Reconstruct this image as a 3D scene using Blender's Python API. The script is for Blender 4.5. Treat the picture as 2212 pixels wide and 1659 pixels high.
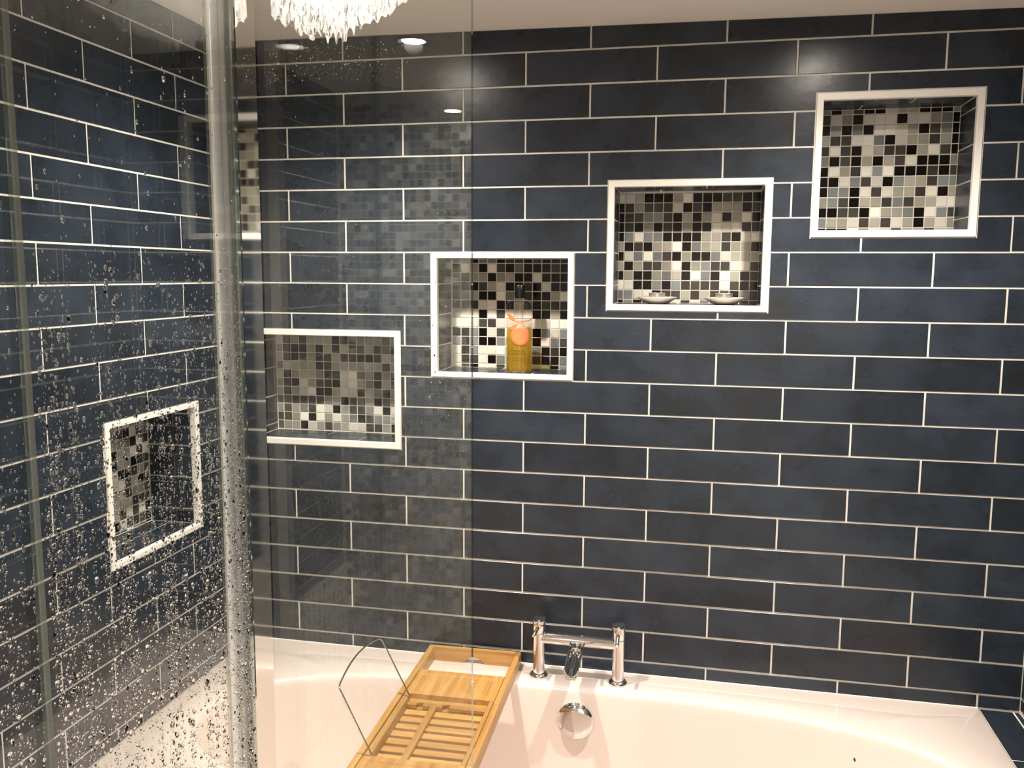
import bpy, bmesh, math, random
import numpy as np
from mathutils import Vector, Matrix

R = random.Random(7)
NP = np.random.RandomState(11)
S = bpy.context.scene
COL = S.collection
for o in list(bpy.data.objects):
    bpy.data.objects.remove(o)

H0 = 2.13                       # height of the tiling datum above the floor
def zz(mm):                     # millimetres below the datum -> metres above the floor
    return H0 + mm / 1000.0

# ------------------------------------------------------------------ camera
cam = bpy.data.cameras.new('camera')
cam.sensor_fit = 'HORIZONTAL'; cam.sensor_width = 36.0; cam.lens = 30.942
cam.clip_start = 0.02; cam.clip_end = 50
co = bpy.data.objects.new('camera', cam); COL.objects.link(co)
rt = Vector((0.9777, 0.209939, 0.005317)); up = Vector((-0.031115, 0.119774, 0.992313)); bk = Vector((0.207689, -0.97035, 0.123635))
M = Matrix.Identity(4)
for i in range(3):
    M[i][0] = rt[i]; M[i][1] = up[i]; M[i][2] = bk[i]
M.translation = Vector((0.2668, -2.0933, zz(-591.8)))
co.matrix_world = M
S.camera = co

# ------------------------------------------------------------------ world, exposure
w = bpy.data.worlds.new('world'); S.world = w; w.use_nodes = True
w.node_tree.nodes['Background'].inputs[0].default_value = (1.0, 0.9, 0.8, 1)
w.node_tree.nodes['Background'].inputs[1].default_value = 0.02
S.view_settings.view_transform = 'Standard'; S.view_settings.look = 'None'
S.view_settings.exposure = 0.0; S.view_settings.gamma = 1.0
S.view_settings.use_curve_mapping = False
S.cycles.caustics_refractive = False
S.cycles.caustics_reflective = True
S.cycles.transparent_max_bounces = 16
S.cycles.sample_clamp_indirect = 40.0

WARM = (1.0, 0.905, 0.805)
# ceiling spots: x, y, watts, full cone angle
LAMP_BATH_L = (-0.43, -0.48, 88.0, 141)
LAMP_BATH_R = (0.54, -0.475, 88.0, 141)
LAMP_SHOWER = (-0.446, -2.843, 120.0, 154)
LAMP_FILL = (0.54, -2.80, 190.0, 154)  # added behind the viewer for general fill
LENS_GLOW = 380.0

# ------------------------------------------------------------------ geometry constants (metres)
XL, XR = -0.8976, 1.003
YF = -3.416
PITCH, ROW = 0.3042, 0.077
TILE_L, TILE_H, JOINT = 0.3000, 0.0730, 0.0042
RIM = zz(-1573)
def ceil_z(x): return zz(-19 - (x + 0.75) * 9.6) # the ceiling runs slightly out of level
CEIL = zz(-30)

# ------------------------------------------------------------------ node helpers
def newmat(name):
    m = bpy.data.materials.new(name); m.use_nodes = True
    nt = m.node_tree
    b = nt.nodes['Principled BSDF']
    return m, nt, b
def plain(name, col, rough=0.5, metal=0.0, spec=0.5, coat=0.0):
    m, nt, b = newmat(name)
    b.inputs['Base Color'].default_value = (*col, 1)
    b.inputs['Roughness'].default_value = rough
    b.inputs['Metallic'].default_value = metal
    b.inputs['Specular IOR Level'].default_value = spec
    b.inputs['Coat Weight'].default_value = coat
    return m
def nd(nt, t, **kw):
    n = nt.nodes.new(t)
    for k, v in kw.items():
        if k in n.inputs: n.inputs[k].default_value = v
        else: setattr(n, k, v)
    return n
def ramp(nt, fac, stops):
    r = nt.nodes.new('ShaderNodeValToRGB')
    while len(r.color_ramp.elements) < len(stops): r.color_ramp.elements.new(0.5)
    for e, (p, c) in zip(r.color_ramp.elements, stops):
        e.position = p; e.color = (*c, 1)
    nt.links.new(fac, r.inputs[0])
    return r
def coords(nt, scale=(1, 1, 1), shift=True):
    tc = nt.nodes.new('ShaderNodeTexCoord'); mp = nt.nodes.new('ShaderNodeMapping')
    mp.inputs['Scale'].default_value = scale
    nt.links.new(tc.outputs['Object'], mp.inputs['Vector'])
    if shift:
        oi = nt.nodes.new('ShaderNodeObjectInfo'); mu = nt.nodes.new('ShaderNodeVectorMath'); mu.operation = 'SCALE'
        cx = nt.nodes.new('ShaderNodeCombineXYZ')
        for k in range(3): nt.links.new(oi.outputs['Random'], cx.inputs[k])
        nt.links.new(cx.outputs[0], mu.inputs[0]); mu.inputs['Scale'].default_value = 37.0
        nt.links.new(mu.outputs[0], mp.inputs['Location'])
    return mp.outputs[0]

# ------------------------------------------------------------------ materials
def navy_tile():
    m, nt, b = newmat('navy_ceramic')
    v = coords(nt, (9, 9, 9))
    n1 = nd(nt, 'ShaderNodeTexNoise', Scale=1.0, Detail=6.0, Roughness=0.62)
    nt.links.new(v, n1.inputs['Vector'])
    v2 = coords(nt, (10, 10, 240))
    n2 = nd(nt, 'ShaderNodeTexNoise', Scale=1.0, Detail=3.0)
    nt.links.new(v2, n2.inputs['Vector'])
    r = ramp(nt, n1.outputs['Fac'], [(0.28, (0.0145, 0.0170, 0.0190)), (0.44, (0.0160, 0.0225, 0.0330)), (0.58, (0.0215, 0.0300, 0.0440)), (0.76, (0.029, 0.035, 0.043))])
    oi = nt.nodes.new('ShaderNodeObjectInfo')
    mr = nd(nt, 'ShaderNodeMapRange'); mr.inputs['To Min'].default_value = 0.80; mr.inputs['To Max'].default_value = 1.22
    nt.links.new(oi.outputs['Random'], mr.inputs['Value'])
    st = nd(nt, 'ShaderNodeMapRange'); st.inputs['From Min'].default_value = 0.3; st.inputs['From Max'].default_value = 0.7
    st.inputs['To Min'].default_value = 0.9; st.inputs['To Max'].default_value = 1.1
    nt.links.new(n2.outputs['Fac'], st.inputs['Value'])
    mu = nd(nt, 'ShaderNodeMath', operation='MULTIPLY'); nt.links.new(mr.outputs[0], mu.inputs[0]); nt.links.new(st.outputs[0], mu.inputs[1])
    vm = nt.nodes.new('ShaderNodeVectorMath'); vm.operation = 'SCALE'
    nt.links.new(r.outputs[0], vm.inputs[0]); nt.links.new(mu.outputs[0], vm.inputs['Scale'])
    nt.links.new(vm.outputs[0], b.inputs['Base Color'])
    rr = nd(nt, 'ShaderNodeMapRange'); rr.inputs['To Min'].default_value = 0.20; rr.inputs['To Max'].default_value = 0.36
    nt.links.new(n1.outputs['Fac'], rr.inputs['Value']); nt.links.new(rr.outputs[0], b.inputs['Roughness'])
    v3 = coords(nt, (60, 60, 60)); n3 = nd(nt, 'ShaderNodeTexNoise', Scale=1.0, Detail=4.0); nt.links.new(v3, n3.inputs['Vector'])
    bp = nd(nt, 'ShaderNodeBump', Strength=0.12, Distance=0.002); nt.links.new(n3.outputs['Fac'], bp.inputs['Height'])
    nt.links.new(bp.outputs[0], b.inputs['Normal'])
    b.inputs['Specular IOR Level'].default_value = 0.42
    return m
NAVY = navy_tile()
def grout_mat():
    m, nt, b = newmat('grout')
    v = coords(nt, (30, 30, 30), False)
    n = nd(nt, 'ShaderNodeTexNoise', Scale=1.0, Detail=5.0); nt.links.new(v, n.inputs['Vector'])
    r = ramp(nt, n.outputs['Fac'], [(0.3, (0.66, 0.62, 0.55)), (0.7, (0.80, 0.77, 0.70))])
    nt.links.new(r.outputs[0], b.inputs['Base Color']); b.inputs['Roughness'].default_value = 0.8
    return m
GROUT = grout_mat()
TRIM = plain('white_trim', (0.86, 0.83, 0.78), 0.35)
def mosaic_mat(name, col, rough):
    m, nt, b = newmat(name)
    oi = nt.nodes.new('ShaderNodeObjectInfo')
    mr = nd(nt, 'ShaderNodeMapRange'); mr.inputs['To Min'].default_value = 0.78; mr.inputs['To Max'].default_value = 1.25
    nt.links.new(oi.outputs['Random'], mr.inputs['Value'])
    v = coords(nt, (14, 14, 70)); n = nd(nt, 'ShaderNodeTexNoise', Scale=1.0, Detail=3.0); nt.links.new(v, n.inputs['Vector'])
    st = nd(nt, 'ShaderNodeMapRange'); st.inputs['To Min'].default_value = 0.9; st.inputs['To Max'].default_value = 1.1
    nt.links.new(n.outputs['Fac'], st.inputs['Value'])
    mu = nd(nt, 'ShaderNodeMath', operation='MULTIPLY'); nt.links.new(mr.outputs[0], mu.inputs[0]); nt.links.new(st.outputs[0], mu.inputs[1])
    vm = nt.nodes.new('ShaderNodeVectorMath'); vm.operation = 'SCALE'; vm.inputs[0].default_value = col
    nt.links.new(mu.outputs[0], vm.inputs['Scale']); nt.links.new(vm.outputs[0], b.inputs['Base Color'])
    b.inputs['Roughness'].default_value = rough
    b.inputs['Specular IOR Level'].default_value = 0.3
    return m
MOS = {'K': mosaic_mat('mosaic_black', (0.006, 0.004, 0.003), 0.14), 'D': mosaic_mat('mosaic_charcoal', (0.058, 0.055, 0.048), 0.22),
       'G': mosaic_mat('mosaic_blue_grey', (0.22, 0.235, 0.235), 0.25), 'L': mosaic_mat('mosaic_greige', (0.385, 0.37, 0.31), 0.28),
       'W': mosaic_mat('mosaic_cream', (0.80, 0.77, 0.69), 0.35)}
def acrylic():
    m, nt, b = newmat('bath_acrylic')
    b.inputs['Base Color'].default_value = (0.82, 0.715, 0.655, 1); b.inputs['Roughness'].default_value = 0.14
    b.inputs['Coat Weight'].default_value = 0.3; b.inputs['Coat Roughness'].default_value = 0.05
    return m
ACRYL = acrylic()
CHROME = plain('chrome', (0.78, 0.77, 0.76), 0.05, 1.0)
ALU = plain('satin_aluminium', (0.94, 0.92, 0.95), 0.20, 0.25)
STRIPM = plain('polished_strip', (0.80, 0.775, 0.75), 0.035, 1.0)
STEEL = plain('steel_wire', (0.55, 0.54, 0.52), 0.18, 1.0)
def paint(name, c):
    m, nt, b = newmat(name)
    v = coords(nt, (7, 7, 7), False); n = nd(nt, 'ShaderNodeTexNoise', Scale=1.0, Detail=5.0); nt.links.new(v, n.inputs['Vector'])
    r = ramp(nt, n.outputs['Fac'], [(0.3, tuple(k * 0.97 for k in c)), (0.7, c)]); nt.links.new(r.outputs[0], b.inputs['Base Color'])
    b.inputs['Roughness'].default_value = 0.85
    return m
CEILM = paint('ceiling_paint', (0.88, 0.83, 0.77)); WALLP = paint('wall_paint', (0.80, 0.77, 0.72)); FLOORM = paint('floor_vinyl', (0.42, 0.40, 0.37))

def glass(name, tint, base=0.04):
    """clear sheet: straight-through tint plus a Fresnel (Schlick) mirror on each face"""
    m = bpy.data.materials.new(name); m.use_nodes = True; nt = m.node_tree
    for n in list(nt.nodes): nt.nodes.remove(n)
    out = nt.nodes.new('ShaderNodeOutputMaterial'); mix = nt.nodes.new('ShaderNodeMixShader')
    tr = nt.nodes.new('ShaderNodeBsdfTransparent'); tr.inputs[0].default_value = (*tint, 1)
    gl = nt.nodes.new('ShaderNodeBsdfGlossy'); gl.inputs['Roughness'].default_value = 0.0; gl.inputs[0].default_value = (1, 1, 1, 1)
    ge = nt.nodes.new('ShaderNodeNewGeometry'); dt = nd(nt, 'ShaderNodeVectorMath', operation='DOT_PRODUCT')
    nt.links.new(ge.outputs['Normal'], dt.inputs[0]); nt.links.new(ge.outputs['Incoming'], dt.inputs[1])
    ab = nd(nt, 'ShaderNodeMath', operation='ABSOLUTE'); nt.links.new(dt.outputs['Value'], ab.inputs[0])
    su = nd(nt, 'ShaderNodeMath', operation='SUBTRACT'); su.inputs[0].default_value = 1.0; nt.links.new(ab.outputs[0], su.inputs[1])
    pw = nd(nt, 'ShaderNodeMath', operation='POWER'); nt.links.new(su.outputs[0], pw.inputs[0]); pw.inputs[1].default_value = 5.0
    ma = nd(nt, 'ShaderNodeMath', operation='MULTIPLY_ADD'); nt.links.new(pw.outputs[0], ma.inputs[0]); ma.inputs[1].default_value = 1 - base; ma.inputs[2].default_value = base
    nt.links.new(ma.outputs[0], mix.inputs[0]); nt.links.new(tr.outputs[0], mix.inputs[1]); nt.links.new(gl.outputs[0], mix.inputs[2])
    nt.links.new(mix.outputs[0], out.inputs[0])
    return m
GLASS = glass('toughened_glass', (0.962, 0.978, 0.966), 0.042)
GLASS_EDGE = glass('glass_edge', (0.30, 0.36, 0.34), 0.20)
EDGE_CLEAR = glass('clear_glass_edge', (0.66, 0.71, 0.68), 0.10)
def water(name, ior=1.33, rough=0.0):
    m = bpy.data.materials.new(name); m.use_nodes = True; nt = m.node_tree
    for n in list(nt.nodes): nt.nodes.remove(n)
    out = nt.nodes.new('ShaderNodeOutputMaterial'); g = nt.nodes.new('ShaderNodeBsdfGlass')
    g.inputs['IOR'].default_value = ior; g.inputs['Roughness'].default_value = rough
    nt.links.new(g.outputs[0], out.inputs[0])
    return m
WATER = water('water_drop', 1.33, 0.07)
def film_mat():
    m = water('soapy_water_film', 1.33, 0.42); nt = m.node_tree
    g = [n for n in nt.nodes if n.type == 'BSDF_GLASS'][0]
    v = coords(nt, (420, 420, 110), False); n = nd(nt, 'ShaderNodeTexNoise', Scale=1.0, Detail=4.0, Distortion=1.2); nt.links.new(v, n.inputs['Vector'])
    bp = nd(nt, 'ShaderNodeBump', Strength=0.4, Distance=0.002); nt.links.new(n.outputs['Fac'], bp.inputs['Height']); nt.links.new(bp.outputs[0], g.inputs['Normal'])
    mr = nd(nt, 'ShaderNodeMapRange'); mr.inputs['From Min'].default_value = 0.35; mr.inputs['From Max'].default_value = 0.6; mr.inputs['To Min'].default_value = 0.12; mr.inputs['To Max'].default_value = 0.5
    nt.links.new(n.outputs['Fac'], mr.inputs['Value']); nt.links.new(mr.outputs[0], g.inputs['Roughness'])
    return m
FILM = film_mat()
def seal_mat():
    m = bpy.data.materials.new('clear_seal'); m.use_nodes = True; nt = m.node_tree
    b = nt.nodes['Principled BSDF']; out = nt.nodes['Material Output']
    b.inputs['Base Color'].default_value = (0.50, 0.50, 0.47, 1); b.inputs['Roughness'].default_value = 0.25
    tr = nt.nodes.new('ShaderNodeBsdfTransparent'); tr.inputs[0].default_value = (0.85, 0.86, 0.82, 1)
    mix = nt.nodes.new('ShaderNodeMixShader'); mix.inputs[0].default_value = 0.2
    nt.links.new(tr.outputs[0], mix.inputs[1]); nt.links.new(b.outputs[0], mix.inputs[2]); nt.links.new(mix.outputs[0], out.inputs[0])
    return m
SEAL = seal_mat()
def bamboo(name, axis):
    m, nt, b = newmat(name)
    sc = [4, 4, 60]; sc = (4, 70, 70) if axis == 'x' else (70, 4, 70)
    v = coords(nt, sc); n = nd(nt, 'ShaderNodeTexNoise', Scale=1.0, Detail=5.0, Distortion=0.4); nt.links.new(v, n.inputs['Vector'])
    r = ramp(nt, n.outputs['Fac'], [(0.25, (0.36, 0.175, 0.045)), (0.5, (0.48, 0.26, 0.078)), (0.75, (0.58, 0.35, 0.125))])
    oi = nt.nodes.new('ShaderNodeObjectInfo'); mr = nd(nt, 'ShaderNodeMapRange'); mr.inputs['To Min'].default_value = 0.85; mr.inputs['To Max'].default_value = 1.12
    nt.links.new(oi.outputs['Random'], mr.inputs['Value'])
    vm = nt.nodes.new('ShaderNodeVectorMath'); vm.operation = 'SCALE'; nt.links.new(r.outputs[0], vm.inputs[0]); nt.links.new(mr.outputs[0], vm.inputs['Scale'])
    nt.links.new(vm.outputs[0], b.inputs['Base Color']); b.inputs['Roughness'].default_value = 0.38
    return m
BAMX = bamboo('bamboo_across', 'x'); BAMY = bamboo('bamboo_along', 'y')

# ------------------------------------------------------------------ object helpers
def link(name, me, mat, parent=None, loc=None):
    if mat and not me.materials: me.materials.append(mat)
    o = bpy.data.objects.new(name, me); COL.objects.link(o)
    if parent: o.parent = parent
    if loc is not None: o.location = loc
    return o
def from_bm(name, bm, mat, parent=None, smooth=False, loc=None):
    bmesh.ops.recalc_face_normals(bm, faces=bm.faces)
    me = bpy.data.meshes.new(name); bm.to_mesh(me); bm.free()
    if smooth:
        for p in me.polygons: p.use_smooth = True
    return link(name, me, mat, parent, loc)
def smooth_by_angle(o, deg=40):
    me = o.data
    me.polygons.foreach_set('use_smooth', [True] * len(me.polygons))
    bm = bmesh.new(); bm.from_mesh(me)
    for e in bm.edges:
        e.smooth = not (len(e.link_faces) == 2 and e.calc_face_angle(0) > math.radians(deg))
    bm.to_mesh(me); bm.free()
    return o
def empty(name, loc=(0, 0, 0), rz=0.0, **props):
    o = bpy.data.objects.new(name, None); COL.objects.link(o); o.empty_display_size = 0.05
    o.location = loc; o.rotation_euler = (0, 0, rz)
    tag(o, **props)
    return o
def tag(o, label=None, cat=None, group=None, kind=None):
    if label: o['label'] = label
    if cat: o['category'] = cat
    if group: o['group'] = group
    if kind: o['kind'] = kind
    return o
def bm_box(bm, a, b, bev=0.0):
    a = Vector(a); b = Vector(b); c = (a + b) / 2; d = b - a
    r = bmesh.ops.create_cube(bm, size=1.0, matrix=Matrix.Translation(c) @ Matrix.Diagonal((d.x, d.y, d.z, 1)))
    if bev:
        es = list({e for v in r['verts'] for e in v.link_edges})
        bmesh.ops.bevel(bm, geom=es, offset=bev, segments=1, affect='EDGES', profile=0.6)
def box(name, a, b, mat, parent=None, bev=0.0):
    bm = bmesh.new(); bm_box(bm, a, b, bev)
    return from_bm(name, bm, mat, parent)
def lathe_bm(prof, n=32, bm=None, mat4=None):
    bm = bm or bmesh.new(); rings = []
    for r, z in prof:
        if r < 1e-6: rings.append([bm.verts.new((0, 0, z))])
        else: rings.append([bm.verts.new((r * math.cos(2 * math.pi * k / n), r * math.sin(2 * math.pi * k / n), z)) for k in range(n)])
    new = [v for g in rings for v in g]
    for g, h in zip(rings, rings[1:]):
        for k in range(n):
            k2 = (k + 1) % n
            if len(g) == 1 and len(h) == 1: continue
            if len(g) == 1: bm.faces.new((g[0], h[k2], h[k]))
            elif len(h) == 1: bm.faces.new((g[k], g[k2], h[0]))
            else: bm.faces.new((g[k], g[k2], h[k2], h[k]))
    if mat4: bmesh.ops.transform(bm, matrix=mat4, verts=new)
    return bm
def lathe(name, prof, mat, parent=None, n=32, mat4=None, deg=40):
    return smooth_by_angle(from_bm(name, lathe_bm(prof, n, None, mat4), mat, parent), deg)
def rot_to(d):  # matrix taking +z to direction d
    return Vector((0, 0, 1)).rotation_difference(Vector(d).normalized()).to_matrix().to_4x4()
def prism(name, poly, z0, z1, mat, parent=None):
    bm = bmesh.new()
    a = [bm.verts.new((x, y, z0)) for x, y in poly]; b = [bm.verts.new((x, y, z1)) for x, y in poly]
    bm.faces.new(a[::-1]); bm.faces.new(b)
    for k in range(len(poly)):
        k2 = (k + 1) % len(poly); bm.faces.new((a[k], a[k2], b[k2], b[k]))
    return from_bm(name, bm, mat, parent)
def tube(name, pts, r, mat, parent=None, n=10):
    bm = bmesh.new(); rings = []; P = [Vector(p) for p in pts]
    prev = None
    for i, p in enumerate(P):
        t = (P[min(i + 1, len(P) - 1)] - P[max(i - 1, 0)]).normalized()
        if prev is None:
            nrm = t.orthogonal().normalized()
        else:
            nrm = (prev - t * prev.dot(t)).normalized()
        prev = nrm; bn = t.cross(nrm)
        rings.append([bm.verts.new(p + r * (math.cos(2 * math.pi * k / n) * nrm + math.sin(2 * math.pi * k / n) * bn)) for k in range(n)])
    for g, h in zip(rings, rings[1:]):
        for k in range(n): bm.faces.new((g[k], g[(k + 1) % n], h[(k + 1) % n], h[k]))
    bm.faces.new(rings[0][::-1]); bm.faces.new(rings[-1])
    return smooth_by_angle(from_bm(name, bm, mat, parent))

# ------------------------------------------------------------------ tiling
tile_cache = {}
def tile_mesh(w_, h_, t_=0.0015, mat=NAVY, ch=0.0008, tag_=''):
    key = (round(w_, 4), round(h_, 4), mat.name, tag_)
    if key in tile_cache: return tile_cache[key]
    me = bpy.data.meshes.new('tile' + tag_)
    a, b = w_ / 2, h_ / 2
    vs = []
    for x, z in ((-a, -b), (a, -b), (a, b), (-a, b)): vs.append((x, t_, z))
    for x, z in ((-a, -b), (a, -b), (a, b), (-a, b)): vs.append((x, ch, z))
    a -= ch; b -= ch
    for x, z in ((-a, -b), (a, -b), (a, b), (-a, b)): vs.append((x, 0, z))
    fs = []
    for k in range(4):
        k2 = (k + 1) % 4
        fs.append((k, k2, 4 + k2, 4 + k)); fs.append((4 + k, 4 + k2, 8 + k2, 8 + k))
    fs += [(8, 9, 10, 11), (3, 2, 1, 0)]
    me.from_pydata(vs, [], fs); me.materials.append(mat); me.validate()
    tile_cache[key] = me
    return me
def cut_tile(x0, x1, z0, z1, holes, zmax=None):
    """tile pieces left after the holes are cut out of it, as cell lists, in wall coordinates"""
    xs = sorted({x0, x1, *[v for h in holes for v in h[:2] if x0 < v < x1]})
    zs = sorted({z0, z1, *[v for h in holes for v in h[2:] if z0 < v < z1]})
    cells = {}
    for i in range(len(xs) - 1):
        for j in range(len(zs) - 1):
            cx, cz = (xs[i] + xs[i + 1]) / 2, (zs[j] + zs[j + 1]) / 2
            if not any(h[0] < cx < h[1] and h[2] < cz < h[3] for h in holes): cells[(i, j)] = 1
    out = []
    while cells:
        st = [next(iter(cells))]; grp = []
        while st:
            c = st.pop()
            if c not in cells: continue
            del cells[c]; grp.append(c)
            st += [(c[0] + 1, c[1]), (c[0] - 1, c[1]), (c[0], c[1] + 1), (c[0], c[1] - 1)]
        out.append((xs, zs, grp))
    return out
TILT = 0.0022
def put_tile(parent, x0, x1, z0, z1, holes, top=None):
    if x1 - x0 < 0.004 or z1 - z0 < 0.004: return
    near = [h for h in holes if h[0] < x1 and h[1] > x0 and h[2] < z1 and h[3] > z0]
    tilt = (R.uniform(-TILT, TILT), 0, R.uniform(-TILT, TILT) * 0.5)
    if not near and top is None:
        o = link('tile', tile_mesh(x1 - x0, z1 - z0), NAVY, parent, ((x0 + x1) / 2, R.uniform(-0.0002, 0.0001), (z0 + z1) / 2))
        o.rotation_euler = tilt
        return
    for xs, zs, grp in cut_tile(x0, x1, z0, z1, near):
        bx0 = min(xs[c[0]] for c in grp); bx1 = max(xs[c[0] + 1] for c in grp)
        bz0 = min(zs[c[1]] for c in grp); bz1 = max(zs[c[1] + 1] for c in grp)
        if bx1 - bx0 < 0.004 or bz1 - bz0 < 0.004: continue
        cx, cz = (bx0 + bx1) / 2, (bz0 + bz1) / 2
        bm = bmesh.new(); vm = {}
        def V(i, j):
            if (i, j) not in vm:
                z = zs[j]
                if top is not None and abs(z - z1) < 1e-9: z = top(xs[i])
                vm[(i, j)] = bm.verts.new((xs[i] - cx, 0, z - cz))
            return vm[(i, j)]
        fs = [bm.faces.new((V(i, j), V(i + 1, j), V(i + 1, j + 1), V(i, j + 1))) for i, j in grp]
        ex = bmesh.ops.extrude_face_region(bm, geom=fs)
        bmesh.ops.translate(bm, verts=[g for g in ex['geom'] if isinstance(g, bmesh.types.BMVert)], vec=(0, 0.0015, 0))
        from_bm('tile', bm, NAVY, parent, loc=(cx, 0, cz))
def tile_wall(parent, u0, u1, n_rows, phase_even, holes, z_bottom, top=None, pitch=PITCH, first=0):
    g = 0.0021
    for k in range(first, n_rows):
        zt, zb = zz(-77.0 * k) - g, zz(-77.0 * (k + 1)) + g
        zb = max(zb, z_bottom)
        if zt - zb < 0.004: continue
        ph = phase_even + (0 if k % 2 == 0 else pitch / 2)
        n0 = math.floor((u0 - ph) / pitch)
        x = ph + n0 * pitch
        while x < u1:
            a, b = max(x + g, u0 + 0.0015), min(x + pitch - g, u1 - 0.0015)
            j = R.uniform(-0.0007, 0.0007)
            if b - a > 0.006:
                put_tile(parent, a, b, zb, zt, holes, top if k == 0 else None)
            x += pitch
def slab_holes(name, u0, u1, z0, z1, d0, d1, holes, mat, parent=None):
    bm = bmesh.new()
    xs = sorted({u0, u1, *[v for h in holes for v in h[:2]]}); zs = sorted({z0, z1, *[v for h in holes for v in h[2:]]})
    vm = {}
    def V(i, j):
        if (i, j) not in vm: vm[(i, j)] = bm.verts.new((xs[i], d0, zs[j]))
        return vm[(i, j)]
    fs = []
    for i in range(len(xs) - 1):
        for j in range(len(zs) - 1):
            cx, cz = (xs[i] + xs[i + 1]) / 2, (zs[j] + zs[j + 1]) / 2
            if any(h[0] < cx < h[1] and h[2] < cz < h[3] for h in holes): continue
            fs.append(bm.faces.new((V(i, j), V(i + 1, j), V(i + 1, j + 1), V(i, j + 1))))
    ex = bmesh.ops.extrude_face_region(bm, geom=fs)
    bmesh.ops.translate(bm, verts=[g for g in ex['geom'] if isinstance(g, bmesh.types.BMVert)], vec=(0, d1 - d0, 0))
    return from_bm(name, bm, mat, parent)

# niche rectangles: outer (u0,u1,z0,z1), inner, in wall coordinates
def rect(u0, u1, zt, zb): return (u0 / 1000, u1 / 1000, zz(zb), zz(zt))
NICHES = {
    1: (rect(-886.0, -469.6, -734.8, -1035.2), rect(-871.0, -484.6, -749.7, -1020.2)),
    2: (rect(-386.2, -32.3, -540.3, -845.6), rect(-371.6, -46.6, -553.6, -833.6)),
    3: (rect(46.2, 414.4, -374.4, -675.1), rect(60.8, 398.7, -389.1, -660.3)),
    4: (rect(501.2, 841.8, -193.4, -506.4), rect(516.1, 827.3, -209.1, -490.4)),
}
LEFTN = (rect(-562.4, -222.9, -894.4, -1201.5), rect(-546.5, -238.5, -907.0, -1190.0))
def grow(r, g): return (r[0] - g, r[1] + g, r[2] - g, r[3] + g)

# ---- the shell
WB = 0.0015
back_holes = [grow(NICHES[k][0], 0.0025) for k in NICHES]
back_cut = [grow(NICHES[k][1], 0.008) for k in NICHES]
wall_back = slab_holes('wall_back', XL - 0.15, XR + 0.15, 0.0, 2.25, WB, 0.012, back_cut, GROUT)
tag(wall_back, 'back wall of navy brick-bond tiles with pale grout above the bath', None, None, 'structure')
tile_wall(wall_back, XL, XR, 21, 0.0, back_holes, RIM + 0.002, lambda x: ceil_z(x) - 0.001)

wall_left = slab_holes('wall_left', YF - 0.1, 0.0, 0.0, 2.25, WB, 0.012, [grow(LEFTN[1], 0.008)], GROUT)
wall_left.location = (XL, 0, 0); wall_left.rotation_euler = (0, 0, math.pi / 2)
tag(wall_left, 'left wall of navy tiles seen through the wet shower glass', None, None, 'structure')
tile_wall(wall_left, YF, 0.0, 21, -0.2636, [grow(LEFTN[0], 0.0025)], RIM + 0.002, lambda x: zz(-17), pitch=0.3021)

wall_right = slab_holes('wall_right', 0.0, -YF, 0.0, 2.25, WB, 0.012, [], GROUT)
wall_right.location = (XR, 0, 0); wall_right.rotation_euler = (0, 0, -math.pi / 2)
tag(wall_right, 'right wall of navy tiles at the far end of the bath', None, None, 'structure')
tile_wall(wall_right, 0.0, -YF, 21, 0.118, [], RIM + 0.006, lambda x: zz(-36))

wall_front = slab_holes('wall_front', -XR - 0.1, -XL + 0.1, 0.0, 2.25, WB, 0.012, [], GROUT)
wall_front.location = (0, YF, 0); wall_front.rotation_euler = (0, 0, math.pi)
tag(wall_front, 'mosaic wall behind the viewer mirrored faintly in the glass', None, None, 'structure')
def mosaic_field(parent, u0, u1, z0, z1, p=0.0236):
    cells = {k: [] for k in 'KDGLW'}
    nx, nz = int((u1 - u0) / p), int((z1 - z0) / p)
    me = bpy.data.meshes.new('mosaic_tile'); vs = []; fs = []; mi = []
    for i in range(nx):
        for j in range(nz):
            x, z = u0 + i * p, z0 + j * p; a = p - 0.0025; n = len(vs)
            for y in (WB, 0.0):
                c = 0.0006 if y == 0 else 0
                vs += [(x + c, y, z + c), (x + a - c, y, z + c), (x + a - c, y, z + a - c), (x + c, y, z + a - c)]
            fs += [(n + 4, n + 5, n + 6, n + 7)] + [(n + k, n + (k + 1) % 4, n + 4 + (k + 1) % 4, n + 4 + k) for k in range(4)]
            mi += [R.choices(range(5), (26, 22, 16, 20, 16))[0]] * 5
    me.from_pydata(vs, [], fs)
    for k in 'KDGLW': me.materials.append(MOS[k])
    me.polygons.foreach_set('material_index', mi)
    o = link('mosaic_tile', me, None, parent); o['kind'] = 'stuff'
    return o
mosaic_field(wall_front, -XL - 0.95, -XL - 0.001, 0.02, 2.09)

def slab_poly(name, pts, mat):
    bm = bmesh.new(); vs = [bm.verts.new(p) for p in pts]
    for f in ((0, 1, 2, 3), (4, 7, 6, 5), (0, 4, 5, 1), (1, 5, 6, 2), (2, 6, 7, 3), (3, 7, 4, 0)): bm.faces.new([vs[k] for k in f])
    return from_bm(name, bm, mat)
ZA, ZB = ceil_z(XL), ceil_z(XR)
ceiling = slab_poly('ceiling', [(XL, YF, ZA), (XR, YF, ZB), (XR, 0, ZB), (XL, 0, ZA), (XL, YF, 2.3), (XR, YF, 2.3), (XR, 0, 2.3), (XL, 0, 2.3)], CEILM)
tag(ceiling, 'plain warm white painted ceiling', None, None, 'structure')
floor = box('floor', (XL, YF, -0.05), (XR, 0, 0.0), FLOORM)
tag(floor, 'bathroom floor in front of the bath', None, None, 'structure')

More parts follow.
